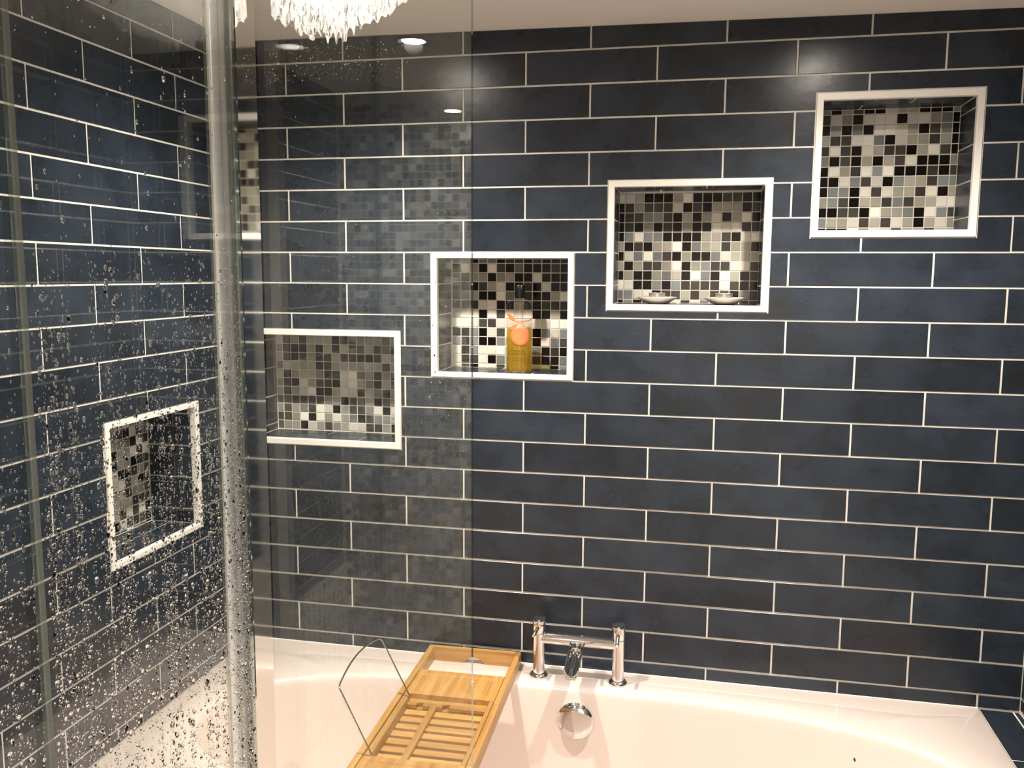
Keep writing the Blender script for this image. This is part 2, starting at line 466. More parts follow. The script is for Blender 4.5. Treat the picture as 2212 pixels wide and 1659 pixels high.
# ---- tiled ledge at the right end of the bath
ledge = box('trim_1', (0.9175, -0.78, RIM - 0.12), (XR - 0.0005, -0.001, RIM - 0.0015), GROUT)
tag(ledge, 'narrow navy tiled ledge between bath end and right wall', None, None, 'structure')
def flat_tile(parent, x0, x1, y0, y1, z, up=1):
    o = link('tile', tile_mesh(x1 - x0, y1 - y0), NAVY, parent, ((x0 + x1) / 2, (y0 + y1) / 2, z))
    o.rotation_euler = (-math.pi / 2 * up, 0, 0)
    return o
for a, b in ((-0.2195, -0.004), (-0.5215, -0.2235), (-0.778, -0.5255)):
    flat_tile(ledge, 0.918, 0.9865, a, b, RIM)
    flat_tile(ledge, 0.9905, XR - 0.002, a, b, RIM)

# ------------------------------------------------------------------ niches
T3 = ["KKDGGGKDDDDWWWW", "WWLKKKLWKKKDDKK", "KDLDDDWKDKLLLKD", "KDDGGDKLKLWKLWK", "KDKLKDKLKKWWWDD", "KGWGGKKKKLLDKWW", "LKDKLLWKGLLDLLK",
      "KWGWGDKLKKGWLLL", "LKLDDLWKLGDDWWD", "KLKKLGLKWGKWLKD", "WWKKGKGDDDDWDKK", "GGWWKDDLDLDDKLD"]
T2 = ["GGLKGGKDDKDKDD", "KKWLKWDKGKKKDK", "DDDLLKLLKKWKKK", "WDDKDLWKKDKWKK", "DDGLKKWGKDKKLW", "WKDDWWKKLDKDDD", "KLWWKWDWWWKKLK", "LWWWDDWWWWWWWW",
      "LKKGKWDWLLKGWG", "KGKGKKGLLLKWGD", "KWKGWWWGLLGKDK", "KWKDWKGLLDDKKG", "KWDKWWDLLLWWKG"]
T1 = ["LDLDLLLKKDGLLDL", "GKKKLKLKLKKLDDK", "GDKDLKDLKKKKDLL", "DLLLLKKLLLGLLDL", "LKLLLGKDWWDLDLK", "GKKWLDDKWWLGKLD", "GKLWWKKLWWKLGKL",
      "KDDDDDLLKDDLKDL", "GDLGDWWKGDDGWKW", "KDLWKWLWLGKDGGL", "DLLKWLDGLWWDDLK", "KLLWDLGKWLDKWLG"]
T4 = ["LKLDKKWLLKKKG", "DWLKWWWKWWLGK", "KLKGKWWWLKDGK", "LDDWWGKWLLDLK", "DWDKWLDDKLWDK", "GKDKLKLDWKKKG", "KWLDWGWKKKDKD", "KKWGDWKGLLDGG",
      "KGGKWDWLLDWKL", "LGDKLLDGDLLWW", "KKDDKWLLGKWGD", "GLLWDLDWLKLWL", "KKKWGWWKLLKLL"]
mos_cache = {}
def mosaic_piece(parent, u0, u1, d, z0, z1, ch):
    key = (round(u1 - u0, 4), round(z1 - z0, 4), ch)
    me = tile_mesh(u1 - u0, z1 - z0, 0.0012, MOS[ch], 0.0007, ch)
    o = link('mosaic_tile', me, None, parent, ((u0 + u1) / 2, d + R.uniform(-0.0002, 0.0002), (z0 + z1) / 2))
    o.rotation_euler = (R.uniform(-0.006, 0.006), R.uniform(-0.006, 0.006), R.uniform(-0.008, 0.008))
def make_niche(outer, inner, loc, rz, label, table, xb, px, zb, pz, depth=0.128):
    """loc is the bottom centre of the opening on the wall face; local x along the wall, y into it"""
    root = empty('wall_niche', loc, rz, label=label, cat='niche', group='mosaic-backed niches in the tiled walls')
    cu, z0w = (inner[0] + inner[1]) / 2, inner[2]
    a, b, h = inner[0] - cu, inner[1] - cu, inner[3] - inner[2]
    oa, ob, oz0, oz1 = outer[0] - cu, outer[1] - cu, outer[2] - z0w, outer[3] - z0w
    t = 0.006
    # recess lining: five boards
    bm = bmesh.new()
    bm_box(bm, (a - t, depth + 0.0012, -t), (b + t, depth + 0.008, h + t))
    bm_box(bm, (a - t, 0.0125, -t), (a - 0.0015, depth + 0.0012, h + t)); bm_box(bm, (b + 0.0015, 0.0125, -t), (b + t, depth + 0.0012, h + t))
    bm_box(bm, (a - 0.0015, 0.0125, -t), (b + 0.0015, depth + 0.0012, -0.0015)); bm_box(bm, (a - 0.0015, 0.0125, h + 0.0015), (b + 0.0015, depth + 0.0012, h + t))
    from_bm('recess_lining', bm, GROUT, root)
    # edging strips, mitred
    f0, f1 = -0.0022, 0.0125
    P = [((oa, oz0), (ob, oz0), (b, 0), (a, 0)), ((ob, oz0), (ob, oz1), (b, h), (b, 0)), ((ob, oz1), (oa, oz1), (a, h), (b, h)), ((oa, oz1), (oa, oz0), (a, 0), (a, h))]
    for q in P:
        bm = bmesh.new()
        n = len(q); g = 0.0015
        cx = sum(p[0] for p in q) / 4; cz = sum(p[1] for p in q) / 4
        f = [bm.verts.new((x, f1, z)) for x, z in q]; m_ = [bm.verts.new((x, f0 + g, z)) for x, z in q]
        qq = []
        # chamfer only across the strip: shrink along its short direction
        o0, o1, i1, i0 = [Vector((p[0], p[1])) for p in q]
        for p, r_ in ((o0, i0), (o1, i1), (i1, o1), (i0, o0)):
            dd = (r_ - p); qq.append(p + dd * (g / dd.length))
        fr = [bm.verts.new((p.x, f0, p.y)) for p in qq]
        for k in range(4):
            k2 = (k + 1) % 4
            bm.faces.new((f[k], f[k2], m_[k2], m_[k])); bm.faces.new((m_[k], m_[k2], fr[k2], fr[k]))
        bm.faces.new(fr); bm.faces.new(f[::-1])
        from_bm('edging_strip', bm, TRIM, root)
    # back mosaic
    g = 0.0012
    jr = range(-3, 20); ir = range(-3, 24)
    for r_ in jr:
        zt, zbt = zb - (r_ - 1) * pz - z0w, zb - r_ * pz - z0w
        zt, zbt = min(zt - g, h - 0.0008), max(zbt + g, 0.0008)
        if zt - zbt < 0.0022: continue
        for c in ir:
            u0, u1 = xb + (c - 1) * px - cu, xb + c * px - cu
            u0, u1 = max(u0 + g, a + 0.0008), min(u1 - g, b - 0.0008)
            if u1 - u0 < 0.0022: continue
            ch = table[r_][c] if table and 0 <= r_ < len(table) and 0 <= c < len(table[r_]) else R.choices('KDGLW', (25, 22, 15, 22, 16))[0]
            mosaic_piece(root, u0, u1, depth, zbt, zt, ch)
    # sides, floor and top in navy tile
    def side(x, sgn):
        z = zz(0) - z0w
        for k in range(0, 21):
            zt, zb_ = zz(-77.0 * k) - z0w - 0.0018, zz(-77.0 * (k + 1)) - z0w + 0.0018
            zt, zb_ = min(zt, h - 0.001), max(zb_, 0.001)
            if zt - zb_ < 0.006: continue
            o = link('tile', tile_mesh(depth - 0.0165, zt - zb_), NAVY, root, (x, (depth + 0.0125) / 2, (zt + zb_) / 2))
            o.rotation_euler = (0, 0, math.pi / 2 * sgn)
    side(a, 1); side(b, -1)
    for z, sg, cuts in ((0.0, 1, ((0.44, 0.0), (0.72, 0.30))), (h, -1, ((0.30, 0.0), (0.62, 0.0)))):
        for (d0, d1), cut in (((0.014, 0.076), cuts[1][0]), ((0.0795, depth - 0.002), cuts[0][0])):
            xm = a + (b - a) * cut
            for u0, u1 in ((a + 0.002, xm - 0.0018), (xm + 0.0018, b - 0.002)):
                o = link('tile', tile_mesh(u1 - u0, d1 - d0), NAVY, root, ((u0 + u1) / 2, (d0 + d1) / 2, z))
                o.rotation_euler = (-math.pi / 2 * sg, 0, 0)
    return root
def niche_loc(inner): return ((inner[0] + inner[1]) / 2, 0.0, inner[2])
make_niche(*NICHES[1], niche_loc(NICHES[1][1]), 0, 'empty white-edged mosaic niche lowest on the back wall, left of the bottle', T1, -0.8529, 0.02391, zz(-782.9), 0.02355)
make_niche(*NICHES[2], niche_loc(NICHES[2][1]), 0, 'white-edged mosaic niche holding the orange-labelled bottle', T2, -0.3695, 0.02366, zz(-564.3), 0.02355)
make_niche(*NICHES[3], niche_loc(NICHES[3][1]), 0, 'white-edged mosaic niche holding two tealights on saucers', T3, 0.0747, 0.02338, zz(-392.6), 0.02356)
make_niche(*NICHES[4], niche_loc(NICHES[4][1]), 0, 'empty white-edged mosaic niche highest on the back wall near the ceiling', T4, 0.549, 0.02392, zz(-220.2), 0.02355)
make_niche(*LEFTN, (XL, (LEFTN[1][0] + LEFTN[1][1]) / 2, LEFTN[1][2]), math.pi / 2, 'white-edged niche in the left wall seen through wet glass', None, -0.52, 0.0237, zz(-925), 0.02355)

# ------------------------------------------------------------------ bath
bath = empty('bathtub', (0.0, -0.385, 0.0), 0, label='white double-ended bathtub with wide rim below the navy tiles', cat='bathtub')
def bath_shell():
    bx0, bx1, by0, by1 = XL + 0.001, 0.916, -0.775, -0.0015
    cx, cy, hl, rad = 0.015, -0.388, 0.535, 0.283
    N = 128
    def ring(dx, dy, z):
        """stadium inset by dx at the ends and dy at the sides"""
        out = []
        for k in range(N):
            t = 2 * math.pi * k / N
            # superellipse-like stadium with slightly bowed sides
            c, s = math.cos(t), math.sin(t)
            ex = 2 / 2.75
            x = (hl + rad - dx) * math.copysign(abs(c) ** ex, c); y = (rad - dy) * math.copysign(abs(s) ** (2 / 2.3), s)
            out.append(Vector((cx + x, cy + y, z)))
        return out
    bm = bmesh.new()
    inner0 = ring(0, 0, RIM)
    outer = []
    for p in inner0:
        d = p - Vector((cx, cy, RIM)); sx = ((bx1 if d.x > 0 else bx0) - cx) / d.x if abs(d.x) > 1e-9 else 1e9
        sy = ((by1 if d.y > 0 else by0) - cy) / d.y if abs(d.y) > 1e-9 else 1e9
        q = Vector((cx, cy, RIM)) + d * min(sx, sy); outer.append(q)
    for corner in ((bx0, by0), (bx0, by1), (bx1, by0), (bx1, by1)):   # snap nearest to the corner
        k = min(range(N), key=lambda i: (outer[i].x - corner[0]) ** 2 + (outer[i].y - corner[1]) ** 2)
        outer[k] = Vector((*corner, RIM))
    rings = []
    def add(pts): rings.append([bm.verts.new(p) for p in pts])
    add([Vector((p.x, p.y, RIM - 0.04)) for p in outer]); add([Vector((p.x, p.y, RIM - 0.003)) for p in outer])
    add([Vector((p.x + (0.003 if p.x < 0 else -0.003), p.y + (0.003 if p.y < cy else -0.003), RIM)) for p in outer])
    prof = [(-0.012, -0.012, 0.0), (-0.004, -0.004, -0.0004), (0.0, 0.0, -0.002), (0.003, 0.003, -0.006), (0.006, 0.005, -0.013), (0.010, 0.008, -0.03), (0.03, 0.018, -0.10), (0.07, 0.032, -0.20), (0.12, 0.048, -0.30),
            (0.15, 0.062, -0.36), (0.19, 0.085, -0.40), (0.26, 0.13, -0.425), (0.45, 0.20, -0.432), (0.70, 0.26, -0.435)]
    for dx, dy, z in prof: add(ring(dx, dy, RIM + z))
    for g, h in zip(rings, rings[1:]):
        for k in range(N): bm.faces.new((g[k], g[(k + 1) % N], h[(k + 1) % N], h[k]))
    bm.faces.new(rings[-1])
    bmesh.ops.translate(bm, verts=bm.verts, vec=(0, 0.385, 0))
    o = from_bm('shell', bm, ACRYL, bath)
    smooth_by_angle(o, 50)
bath_shell()
box('side_panel', (XL + 0.002, -0.772 + 0.385, 0.0), (0.9155, -0.757 + 0.385, RIM - 0.012), ACRYL, bath)
# overflow filler: a domed chrome disc on the back wall of the tub
ovm = Matrix.Translation((0.0045, -0.1285 + 0.385, zz(-1642))) @ rot_to((0, -1, 0.10))
lathe('overflow_cover', [(0.0, 0.016), (0.012, 0.0157), (0.026, 0.0142), (0.038, 0.0115), (0.0435, 0.008), (0.0445, 0.005), (0.0435, 0.002), (0.034, -0.001), (0.034, -0.012), (0, -0.012)], CHROME, bath, 48, ovm, 60)
tube('sealant_bead', [(XL + 0.004, 0.3825, RIM + 0.0012)] + [(x, 0.3825, RIM + 0.0012) for x in np.linspace(-0.8, 0.85, 12)] + [(0.914, 0.3825, RIM + 0.0012)], 0.0022, TRIM, bath, 6)

# ------------------------------------------------------------------ bath filler tap
tap = empty('bath_filler_tap', (0, -0.060, RIM + 0.0006), 0, label='chrome deck bath filler tap with two pillars and open spout', cat='tap')
def pillar(x, lev):
    p = lathe('pillar', [(0, 0.0), (0.0142, 0.0), (0.0142, 0.030), (0.0152, 0.110), (0.0155, 0.111), (0.0148, 0.1122), (0.0158, 0.1134), (0.0160, 0.1455), (0.0152, 0.1475), (0, 0.1478)], CHROME, tap, 36, Matrix.Translation((x, 0, 0)), 50)
    lathe('flange', [(0, 0.0), (0.0228, 0.0), (0.0232, 0.002), (0.0225, 0.0055), (0.0185, 0.0085), (0.0146, 0.0095), (0, 0.0095)], CHROME, p, 36, Matrix.Translation((x, 0, 0)), 50)
    lathe('lever', [(0, 0.0), (0.0042, 0.0), (0.0042, 0.046), (0.0036, 0.047), (0, 0.047)], CHROME, p, 16, Matrix.Translation((x, -0.008, 0.128)) @ rot_to(lev), 40)
    return p
pillar(-0.097, (-0.10, -1, -0.10)); pillar(0.097, (0.02, -1, -0.25))
def crossbar():
    bm = lathe_bm([(0, -0.097), (0.0135, -0.097), (0.0135, 0.097), (0, 0.097)], 28, None, Matrix.Translation((0, 0, 0.098)) @ rot_to((1, 0, 0)))
    smooth_by_angle(from_bm('crossbar', bm, CHROME, tap))
crossbar()
def spout():
    # open half-pipe, running forward and dipping slightly
    bm = bmesh.new(); rings = []
    n = 14
    for i, s in enumerate(np.linspace(0, 1, 7)):
        y = 0.006 - 0.128 * s; zc = 0.104 - 0.020 * s - 0.006 * s * s; ro = 0.0185 - 0.0015 * s; ri = ro - 0.003
        row = []
        for k in range(n + 1):
            t = math.pi + math.pi * k / n; row.append(bm.verts.new((ro * math.cos(t), y, zc + ro * math.sin(t))))
        for k in range(n, -1, -1):
            t = math.pi + math.pi * k / n; row.append(bm.verts.new((ri * math.cos(t), y, zc + ri * math.sin(t))))
        rings.append(row)
    m_ = len(rings[0])
    for g, h in zip(rings, rings[1:]):
        for k in range(m_): bm.faces.new((g[k], g[(k + 1) % m_], h[(k + 1) % m_], h[k]))
    bm.faces.new(rings[0]); bm.faces.new(rings[-1][::-1])
    smooth_by_angle(from_bm('spout', bm, CHROME, tap), 50)
    bm = bmesh.new()
    bm_box(bm, (-0.012, -0.1255, 0.056), (0.012, -0.112, 0.064), 0.0015)
    from_bm('outlet', bm, CHROME, tap)
spout()

# ------------------------------------------------------------------ bamboo caddy
CZ = 0.035
caddy = empty('bath_caddy', (-0.3890, -0.0200, RIM + 0.0005), math.radians(1.35), label='slatted bamboo caddy laid across the bathtub', cat='bath caddy')
W_ = 0.2386; LEN = 0.71
def cb(name, w0, w1, s0, s1, z0, z1, mat, parent=None, bev=0.0012):
    return box(name, (w0, -s1, z0), (w1, -s0, z1), mat, parent or caddy, bev)
for w0, w1 in ((0.0, 0.0135), (W_ - 0.0135, W_)):
    cb('side_rail', w0, w1, 0.0, 0.276, 0.0, CZ, BAMY); cb('side_rail', w0, w1, 0.2775, 0.527, 0.0, CZ, BAMY); cb('side_rail', w0, w1, 0.5285, LEN, 0.0, CZ, BAMY)
def end_rail(s0):
    bm = bmesh.new(); w0, w1 = 0.0135, W_ - 0.0135; c = W_ / 2
    poly = [(w0, 0), (c - 0.030, 0), (c - 0.026, 0.003)] + [(c + 0.022 * math.cos(t), 0.004 + 0.010 * math.sin(t)) for t in np.linspace(math.pi, 0, 9)] + [(c + 0.026, 0.003), (c + 0.030, 0), (w1, 0), (w1, CZ), (w0, CZ)]
    f = [bm.verts.new((x, -s0, z)) for x, z in poly]; b = [bm.verts.new((x, -s0 - 0.0135, z)) for x, z in poly]
    bm.faces.new(f); bm.faces.new(b[::-1])
    for k in range(len(poly)): bm.faces.new((f[k], f[(k + 1) % len(poly)], b[(k + 1) % len(poly)], b[k]))
    from_bm('end_rail', bm, BAMX, caddy)
end_rail(0.0); end_rail(LEN - 0.0135)
IW0, IW1 = 0.0155, W_ - 0.0155
def tray(s0, s1):
    """solid panel with a shallow rectangular groove"""
    bm = bmesh.new(); z0, z1 = 0.016, 0.0325
    w0, w1 = IW0, IW1
    e = [(0, z1), (0.016, z1), (0.0185, z1 - 0.003), (0.0225, z1 - 0.003), (0.025, z1)]
    loops = [[(w0, s0), (w1, s0), (w1, s1), (w0, s1)]]
    vs = [[bm.verts.new((x, -s, z0)) for x, s in loops[0]]]
    for off, z in e: vs.append([bm.verts.new((x, -s, z)) for x, s in ((w0 + off, s0 + off), (w1 - off, s0 + off), (w1 - off, s1 - off), (w0 + off, s1 - off))])
    for g, h in zip(vs, vs[1:]):
        for k in range(4): bm.faces.new((g[k], g[(k + 1) % 4], h[(k + 1) % 4], h[k]))
    bm.faces.new(vs[-1]); bm.faces.new(vs[0][::-1])
    from_bm('tray_panel', bm, BAMY, caddy)
tray(0.138, 0.2615); tray(0.5285, 0.655)
for w0, w1 in ((IW0, IW0 + 0.0135), (IW1 - 0.010, IW1)): cb('inner_rail', w0, w1, 0.2615, 0.5285, 0.004, 0.0325, BAMY)
for k in range(8):
    s0 = 0.294 + 0.0312 * k
    if s0 + 0.0205 < 0.53: cb('slat', IW0 + 0.0135, IW1 - 0.010, s0, s0 + 0.0205, 0.004, 0.0115, BAMX, None, 0.0008)
cb('divider', 0.084, 0.098, 0.2915, 0.5285, 0.0116, 0.0215, BAMY)
cb('slat', IW0 + 0.0135, IW1 - 0.010, 0.2625, 0.2905, 0.004, 0.0115, BAMX, None, 0.0008)
def notch_board():
    bm = bmesh.new(); z0, z1 = 0.0122, 0.0215
    xa, xb_ = IW0 + 0.0137, IW1 - 0.0102
    bm_box(bm, (xa, -0.2765, z0), (xb_, -0.2620, z1), 0.0006)
    n1, n2 = xa + 0.030, xa + 0.090
    for w0, w1 in ((xa, n1 - 0.008), (n1 + 0.007, n2 - 0.008), (n2 + 0.007, xb_)): bm_box(bm, (w0, -0.2905, z0), (w1, -0.2765, z1), 0.0006)
    for c in (n1, n2): bm_box(bm, (c - 0.008, -0.2800, z0), (c - 0.002, -0.2765, z1), 0.0006)
    from_bm('notched_board', bm, BAMX, caddy)
notch_board()
# folding wire stand, leaning out over the left rail (world points carried into the caddy frame)
inv = (Matrix.Translation(caddy.location) @ Matrix.Rotation(math.radians(1.35), 4, 'Z')).inverted()
def wire():
    b1, t1 = Vector((-0.3503, -0.2965, zz(-1539))), Vector((-0.4170, -0.2965, zz(-1407.7)))
    t2, b2 = Vector((-0.4114, -0.5467, zz(-1405))), Vector((-0.3446, -0.5467, zz(-1539)))
    upv = (t1 - b1).normalized()
    pts = [b1, b1.lerp(t1, 0.5), t1 - upv * 0.010, t1 - upv * 0.003 + (t2 - t1).normalized() * 0.002]
    for s in np.linspace(0.04, 0.97, 16): pts.append(t1.lerp(t2, s) + upv * (0.017 * math.sin(math.pi * s) ** 0.8))
    pts += [t2 - upv * 0.002, t2 - upv * 0.008, t2.lerp(b2, 0.5), b2]
    tube('wire_stand', [inv @ p for p in pts], 0.0018, STEEL, caddy, 10)
wire()

# ------------------------------------------------------------------ bottle
NF2 = NICHES[2][1][2]
bottle = empty('shower_gel_bottle', (-0.1730, 0.047, NF2 + 0.0003), 0, label='clear shower gel bottle with amber liquid, orange fruit print and black cap', cat='bottle')
clear = glass('clear_plastic', (0.95, 0.94, 0.92), 0.05)
BR = 0.0325
lathe('bottle_body', [(0, 0.0), (0.029, 0.0), (0.0318, 0.003), (BR, 0.008), (BR, 0.166), (0.0315, 0.172), (0.027, 0.1765), (0.016, 0.180), (0.0115, 0.182), (0.0110, 0.190), (0, 0.190)], clear, bottle, 40, None, 60)
def liquid_mat():
    m = bpy.data.materials.new('amber_gel'); m.use_nodes = True; nt = m.node_tree; b = nt.nodes['Principled BSDF']; out = nt.nodes['Material Output']
    b.inputs['Base Color'].default_value = (0.60, 0.42, 0.04, 1); b.inputs['Roughness'].default_value = 0.2
    tl = nt.nodes.new('ShaderNodeBsdfTranslucent'); tl.inputs[0].default_value = (0.78, 0.56, 0.07, 1)
    tr = nt.nodes.new('ShaderNodeBsdfTransparent'); tr.inputs[0].default_value = (0.90, 0.76, 0.22, 1)
    m1 = nt.nodes.new('ShaderNodeMixShader'); m1.inputs[0].default_value = 0.5; nt.links.new(b.outputs[0], m1.inputs[1]); nt.links.new(tl.outputs[0], m1.inputs[2])
    m2 = nt.nodes.new('ShaderNodeMixShader'); m2.inputs[0].default_value = 0.55; nt.links.new(tr.outputs[0], m2.inputs[1]); nt.links.new(m1.outputs[0], m2.inputs[2])
    nt.links.new(m2.outputs[0], out.inputs[0])
    return m
lathe('liquid', [(0, 0.0035), (0.028, 0.0035), (0.0312, 0.008), (0.0312, 0.1075), (0.0300, 0.1085), (0, 0.1085)], liquid_mat(), bottle, 40, None, 60)
lathe('cap', [(0, 0.184), (0.0128, 0.184), (0.0132, 0.186), (0.0132, 0.2145), (0.0122, 0.216), (0, 0.216)], plain('black_plastic', (0.006, 0.006, 0.007), 0.25), bottle, 32, None, 50)
ORANGE = plain('orange_ink', (0.82, 0.23, 0.085), 0.45); INK = plain('dark_ink', (0.10, 0.055, 0.01), 0.5)
# prints wrapped round the front of the bottle; a is arc length from the facing line
FACE = math.atan2(-2.13, 0.44)      # direction towards the viewer's side
def wrap(a, z, rr=BR + 0.00025):
    t = FACE + a / rr
    return Vector((rr * math.cos(t), rr * math.sin(t), z))
def print_poly(name, pts, mat):
    bm = bmesh.new(); c = Vector((sum(p[0] for p in pts) / len(pts), sum(p[1] for p in pts) / len(pts)))
    rings = []
    for f in (1.0, 0.75, 0.5, 0.25):
        rings.append([bm.verts.new(wrap(c.x + (p[0] - c.x) * f, c.y + (p[1] - c.y) * f)) for p in pts])
    cv = bm.verts.new(wrap(c.x, c.y)); n = len(pts)
    for g, h in zip(rings, rings[1:]):
        for k in range(n): bm.faces.new((g[k], g[(k + 1) % n], h[(k + 1) % n], h[k]))
    for k in range(n): bm.faces.new((rings[-1][k], rings[-1][(k + 1) % n], cv))
    # give the print a real thickness
    ex = bmesh.ops.extrude_face_region(bm, geom=list(bm.faces))
    for v in [g for g in ex['geom'] if isinstance(g, bmesh.types.BMVert)]:
        v.co.x *= 1.004; v.co.y *= 1.004
    return from_bm(name, bm, mat, bottle, True)
print_poly('fruit_print', [(0.0025 + 0.0265 * math.cos(t), 0.0915 + 0.0243 * math.sin(t)) for t in np.linspace(0, 2 * math.pi, 41)[:-1]], ORANGE)
def leaf(p, q, wd, n=9):
    p, q = Vector(p), Vector(q); d = q - p; nn = Vector((-d.y, d.x)).normalized()
    a = [p + d * s + nn * wd * math.sin(math.pi * s) for s in np.linspace(0, 1, n)]
    b = [p + d * s - nn * wd * math.sin(math.pi * s) for s in np.linspace(1, 0, n)][1:-1]
    return [(v.x, v.y) for v in a + b]
print_poly('leaf_print', leaf((-0.009, 0.128), (-0.039, 0.1485), 0.0062), ORANGE)
print_poly('leaf_print', leaf((-0.026, 0.103), (-0.004, 0.123), 0.0052), ORANGE)
def strip(pts, wd):
    P = [Vector(p) for p in pts]; a = []; b = []
    for i, p in enumerate(P):
        d = (P[min(i + 1, len(P) - 1)] - P[max(i - 1, 0)]).normalized(); nn = Vector((-d.y, d.x)); a.append(p + nn * wd); b.append(p - nn * wd)
    bm = bmesh.new(); A = [bm.verts.new(wrap(*v)) for v in a]; B = [bm.verts.new(wrap(*v)) for v in b]
    A2 = [bm.verts.new(wrap(*v, BR + 0.0004)) for v in a]; B2 = [bm.verts.new(wrap(*v, BR + 0.0004)) for v in b]
    for k in range(len(A) - 1):
        bm.faces.new((A2[k], A2[k + 1], B2[k + 1], B2[k])); bm.faces.new((A[k], B[k], B[k + 1], A[k + 1]))
        bm.faces.new((A[k], A[k + 1], A2[k + 1], A2[k])); bm.faces.new((B[k], B2[k], B2[k + 1], B[k + 1]))
    from_bm('stem_print', bm, ORANGE, bottle)
strip([(-0.012, 0.127), (0.0, 0.1265), (0.015, 0.127), (0.028, 0.130), (0.040, 0.1335)], 0.0011)
strip([(-0.007, 0.126), (-0.004, 0.122), (0.006, 0.123), (0.011, 0.119), (0.0115, 0.113)], 0.0012)
def print_text(txt, size, zc, name='lettering', off=-0.006):
    cu = bpy.data.curves.new('lettering', 'FONT'); cu.body = txt; cu.size = size; cu.align_x = 'CENTER'; cu.align_y = 'CENTER'; cu.resolution_u = 2; cu.extrude = 0.0
    tmp = bpy.data.objects.new('lettering', cu); COL.objects.link(tmp)
    me = bpy.data.meshes.new_from_object(tmp.evaluated_get(bpy.context.evaluated_depsgraph_get()))
    bpy.data.objects.remove(tmp); bpy.data.curves.remove(cu)
    for v in me.vertices:
        v.co = wrap(v.co.x + off, zc + v.co.y, BR + 0.0004)
    me.materials.clear()
    return link(name, me, INK, bottle)
bpy.context.view_layer.update()
print_text('GINGER &', 0.0078, 0.0545); print_text('CLEMENTINE', 0.0078, 0.0475)
print_text('BODY WASH', 0.0045, 0.0365); print_text('SHOWER GEL', 0.0042, 0.0315)

# ------------------------------------------------------------------ tealights on saucers
NF3 = NICHES[3][1][2]
CERAM = plain('white_glaze', (0.80, 0.76, 0.68), 0.15, 0, 0.5, 0.4)
CUP = plain('tealight_aluminium', (0.72, 0.68, 0.66), 0.3, 0.9); WAX = plain('white_wax', (0.82, 0.76, 0.68), 0.4); WICK = plain('burnt_wick', (0.03, 0.025, 0.02), 0.9)
def saucer(x, y, label):
    r = empty('saucer', (x, y, NF3 + 0.0003), 0, label=label, cat='saucer', group='white saucers in the niche')
    lathe('dish', [(0, 0.0), (0.022, 0.0), (0.0235, 0.0012), (0.029, 0.0035), (0.040, 0.0095), (0.0478, 0.0150), (0.0482, 0.0162), (0.0472, 0.0166), (0.040, 0.0128), (0.030, 0.0078), (0.022, 0.0060), (0, 0.0060)], CERAM, r, 48, None, 60)
    return r
def tealight(x, y, label):
    r = empty('tealight', (x, y, NF3 + 0.0003 + 0.0061), 0, label=label, cat='candle', group='tealights on saucers in the niche')
    lathe('metal_cup', [(0, 0.0), (0.0185, 0.0), (0.0195, 0.001), (0.0195, 0.0195), (0.0201, 0.0201), (0.0192, 0.0203), (0.0188, 0.0190), (0.0188, 0.001), (0, 0.001)], CUP, r, 36, None, 40)
    lathe('wax', [(0, 0.0011), (0.0186, 0.0011), (0.0186, 0.0170), (0.016, 0.0164), (0, 0.0166)], WAX, r, 32, None, 40)
    lathe('wick', [(0, 0.0166), (0.0008, 0.0166), (0.0007, 0.0225), (0, 0.023)], WICK, r, 8)
    return r
sx1, sx2 = 0.1625, 0.3190
saucer(sx1, 0.052, 'white saucer under the tealight nearer the bottle niche'); saucer(sx2, 0.052, 'white saucer under the tealight nearer the highest niche')
tealight(sx1 - 0.0005, 0.052, 'silver tealight on the saucer nearer the bottle niche'); tealight(sx2 - 0.001, 0.052, 'silver tealight on the saucer nearer the highest niche')

# ------------------------------------------------------------------ white tray, unseen, added to brighten the drops
tray_o = empty('bounce_tray', (-0.505, -2.09, 0.0), 0, label='added unseen white tray that brightens the water drops', cat='bounce tray')
def tray_shell():
    bm = bmesh.new(); hx, hy = 0.386, 1.295
    L = [(0, 0.0), (0, 0.046), (0.004, 0.050), (0.045, 0.050), (0.060, 0.036), (0.12, 0.032)]
    rings = [[bm.verts.new((sx_ * (hx - o_), sy_ * (hy - o_), z_)) for sx_, sy_ in ((-1, -1), (1, -1), (1, 1), (-1, 1))] for o_, z_ in L]
    for g, h in zip(rings, rings[1:]):
        for k in range(4): bm.faces.new((g[k], g[(k + 1) % 4], h[(k + 1) % 4], h[k]))
    bm.faces.new(rings[-1]); bm.faces.new(rings[0][::-1])
    from_bm('basin', bm, ACRYL, tray_o)
tray_shell()
lathe('waste_cover', [(0, 0.0325), (0.055, 0.0325), (0.056, 0.036), (0.050, 0.040), (0, 0.041)], CHROME, tray_o, 36, Matrix.Translation((0, -1.0, 0)))

# ------------------------------------------------------------------ shower screen
XG = -0.101
screen = empty('shower_screen', (XG, -1.44, 0.0), 0, label='clear glass shower screen with chrome post, wet with water drops', cat='shower screen')
def sp(x, y, z): return (x - XG, y + 1.44, z)
ZT, ZB0 = 2.02, 0.052
def pane(name, x0, x1, y0, y1, z0=ZB0, z1=ZT, edge=None):
    o = box(name, sp(x0, y0, z0), sp(x1, y1, z1), GLASS, screen)
    o.data.materials.append(edge or GLASS_EDGE)
    thin = 0 if abs(x1 - x0) < abs(y1 - y0) else 1
    for p in o.data.polygons:
        if abs(p.normal[thin]) < 0.5: p.material_index = 1
    return o
pane_a = pane('glass_pane', XG - 0.008, XG, -1.6685, -1.4310, edge=EDGE_CLEAR)
pane_b = pane('glass_pane', XG - 0.008, XG, -2.12, -1.6735, edge=EDGE_CLEAR)
box('clear_seal', sp(XG - 0.0035, -1.6733, ZB0), sp(XG + 0.0008, -1.6687, ZT), SEAL, screen, 0.0006)
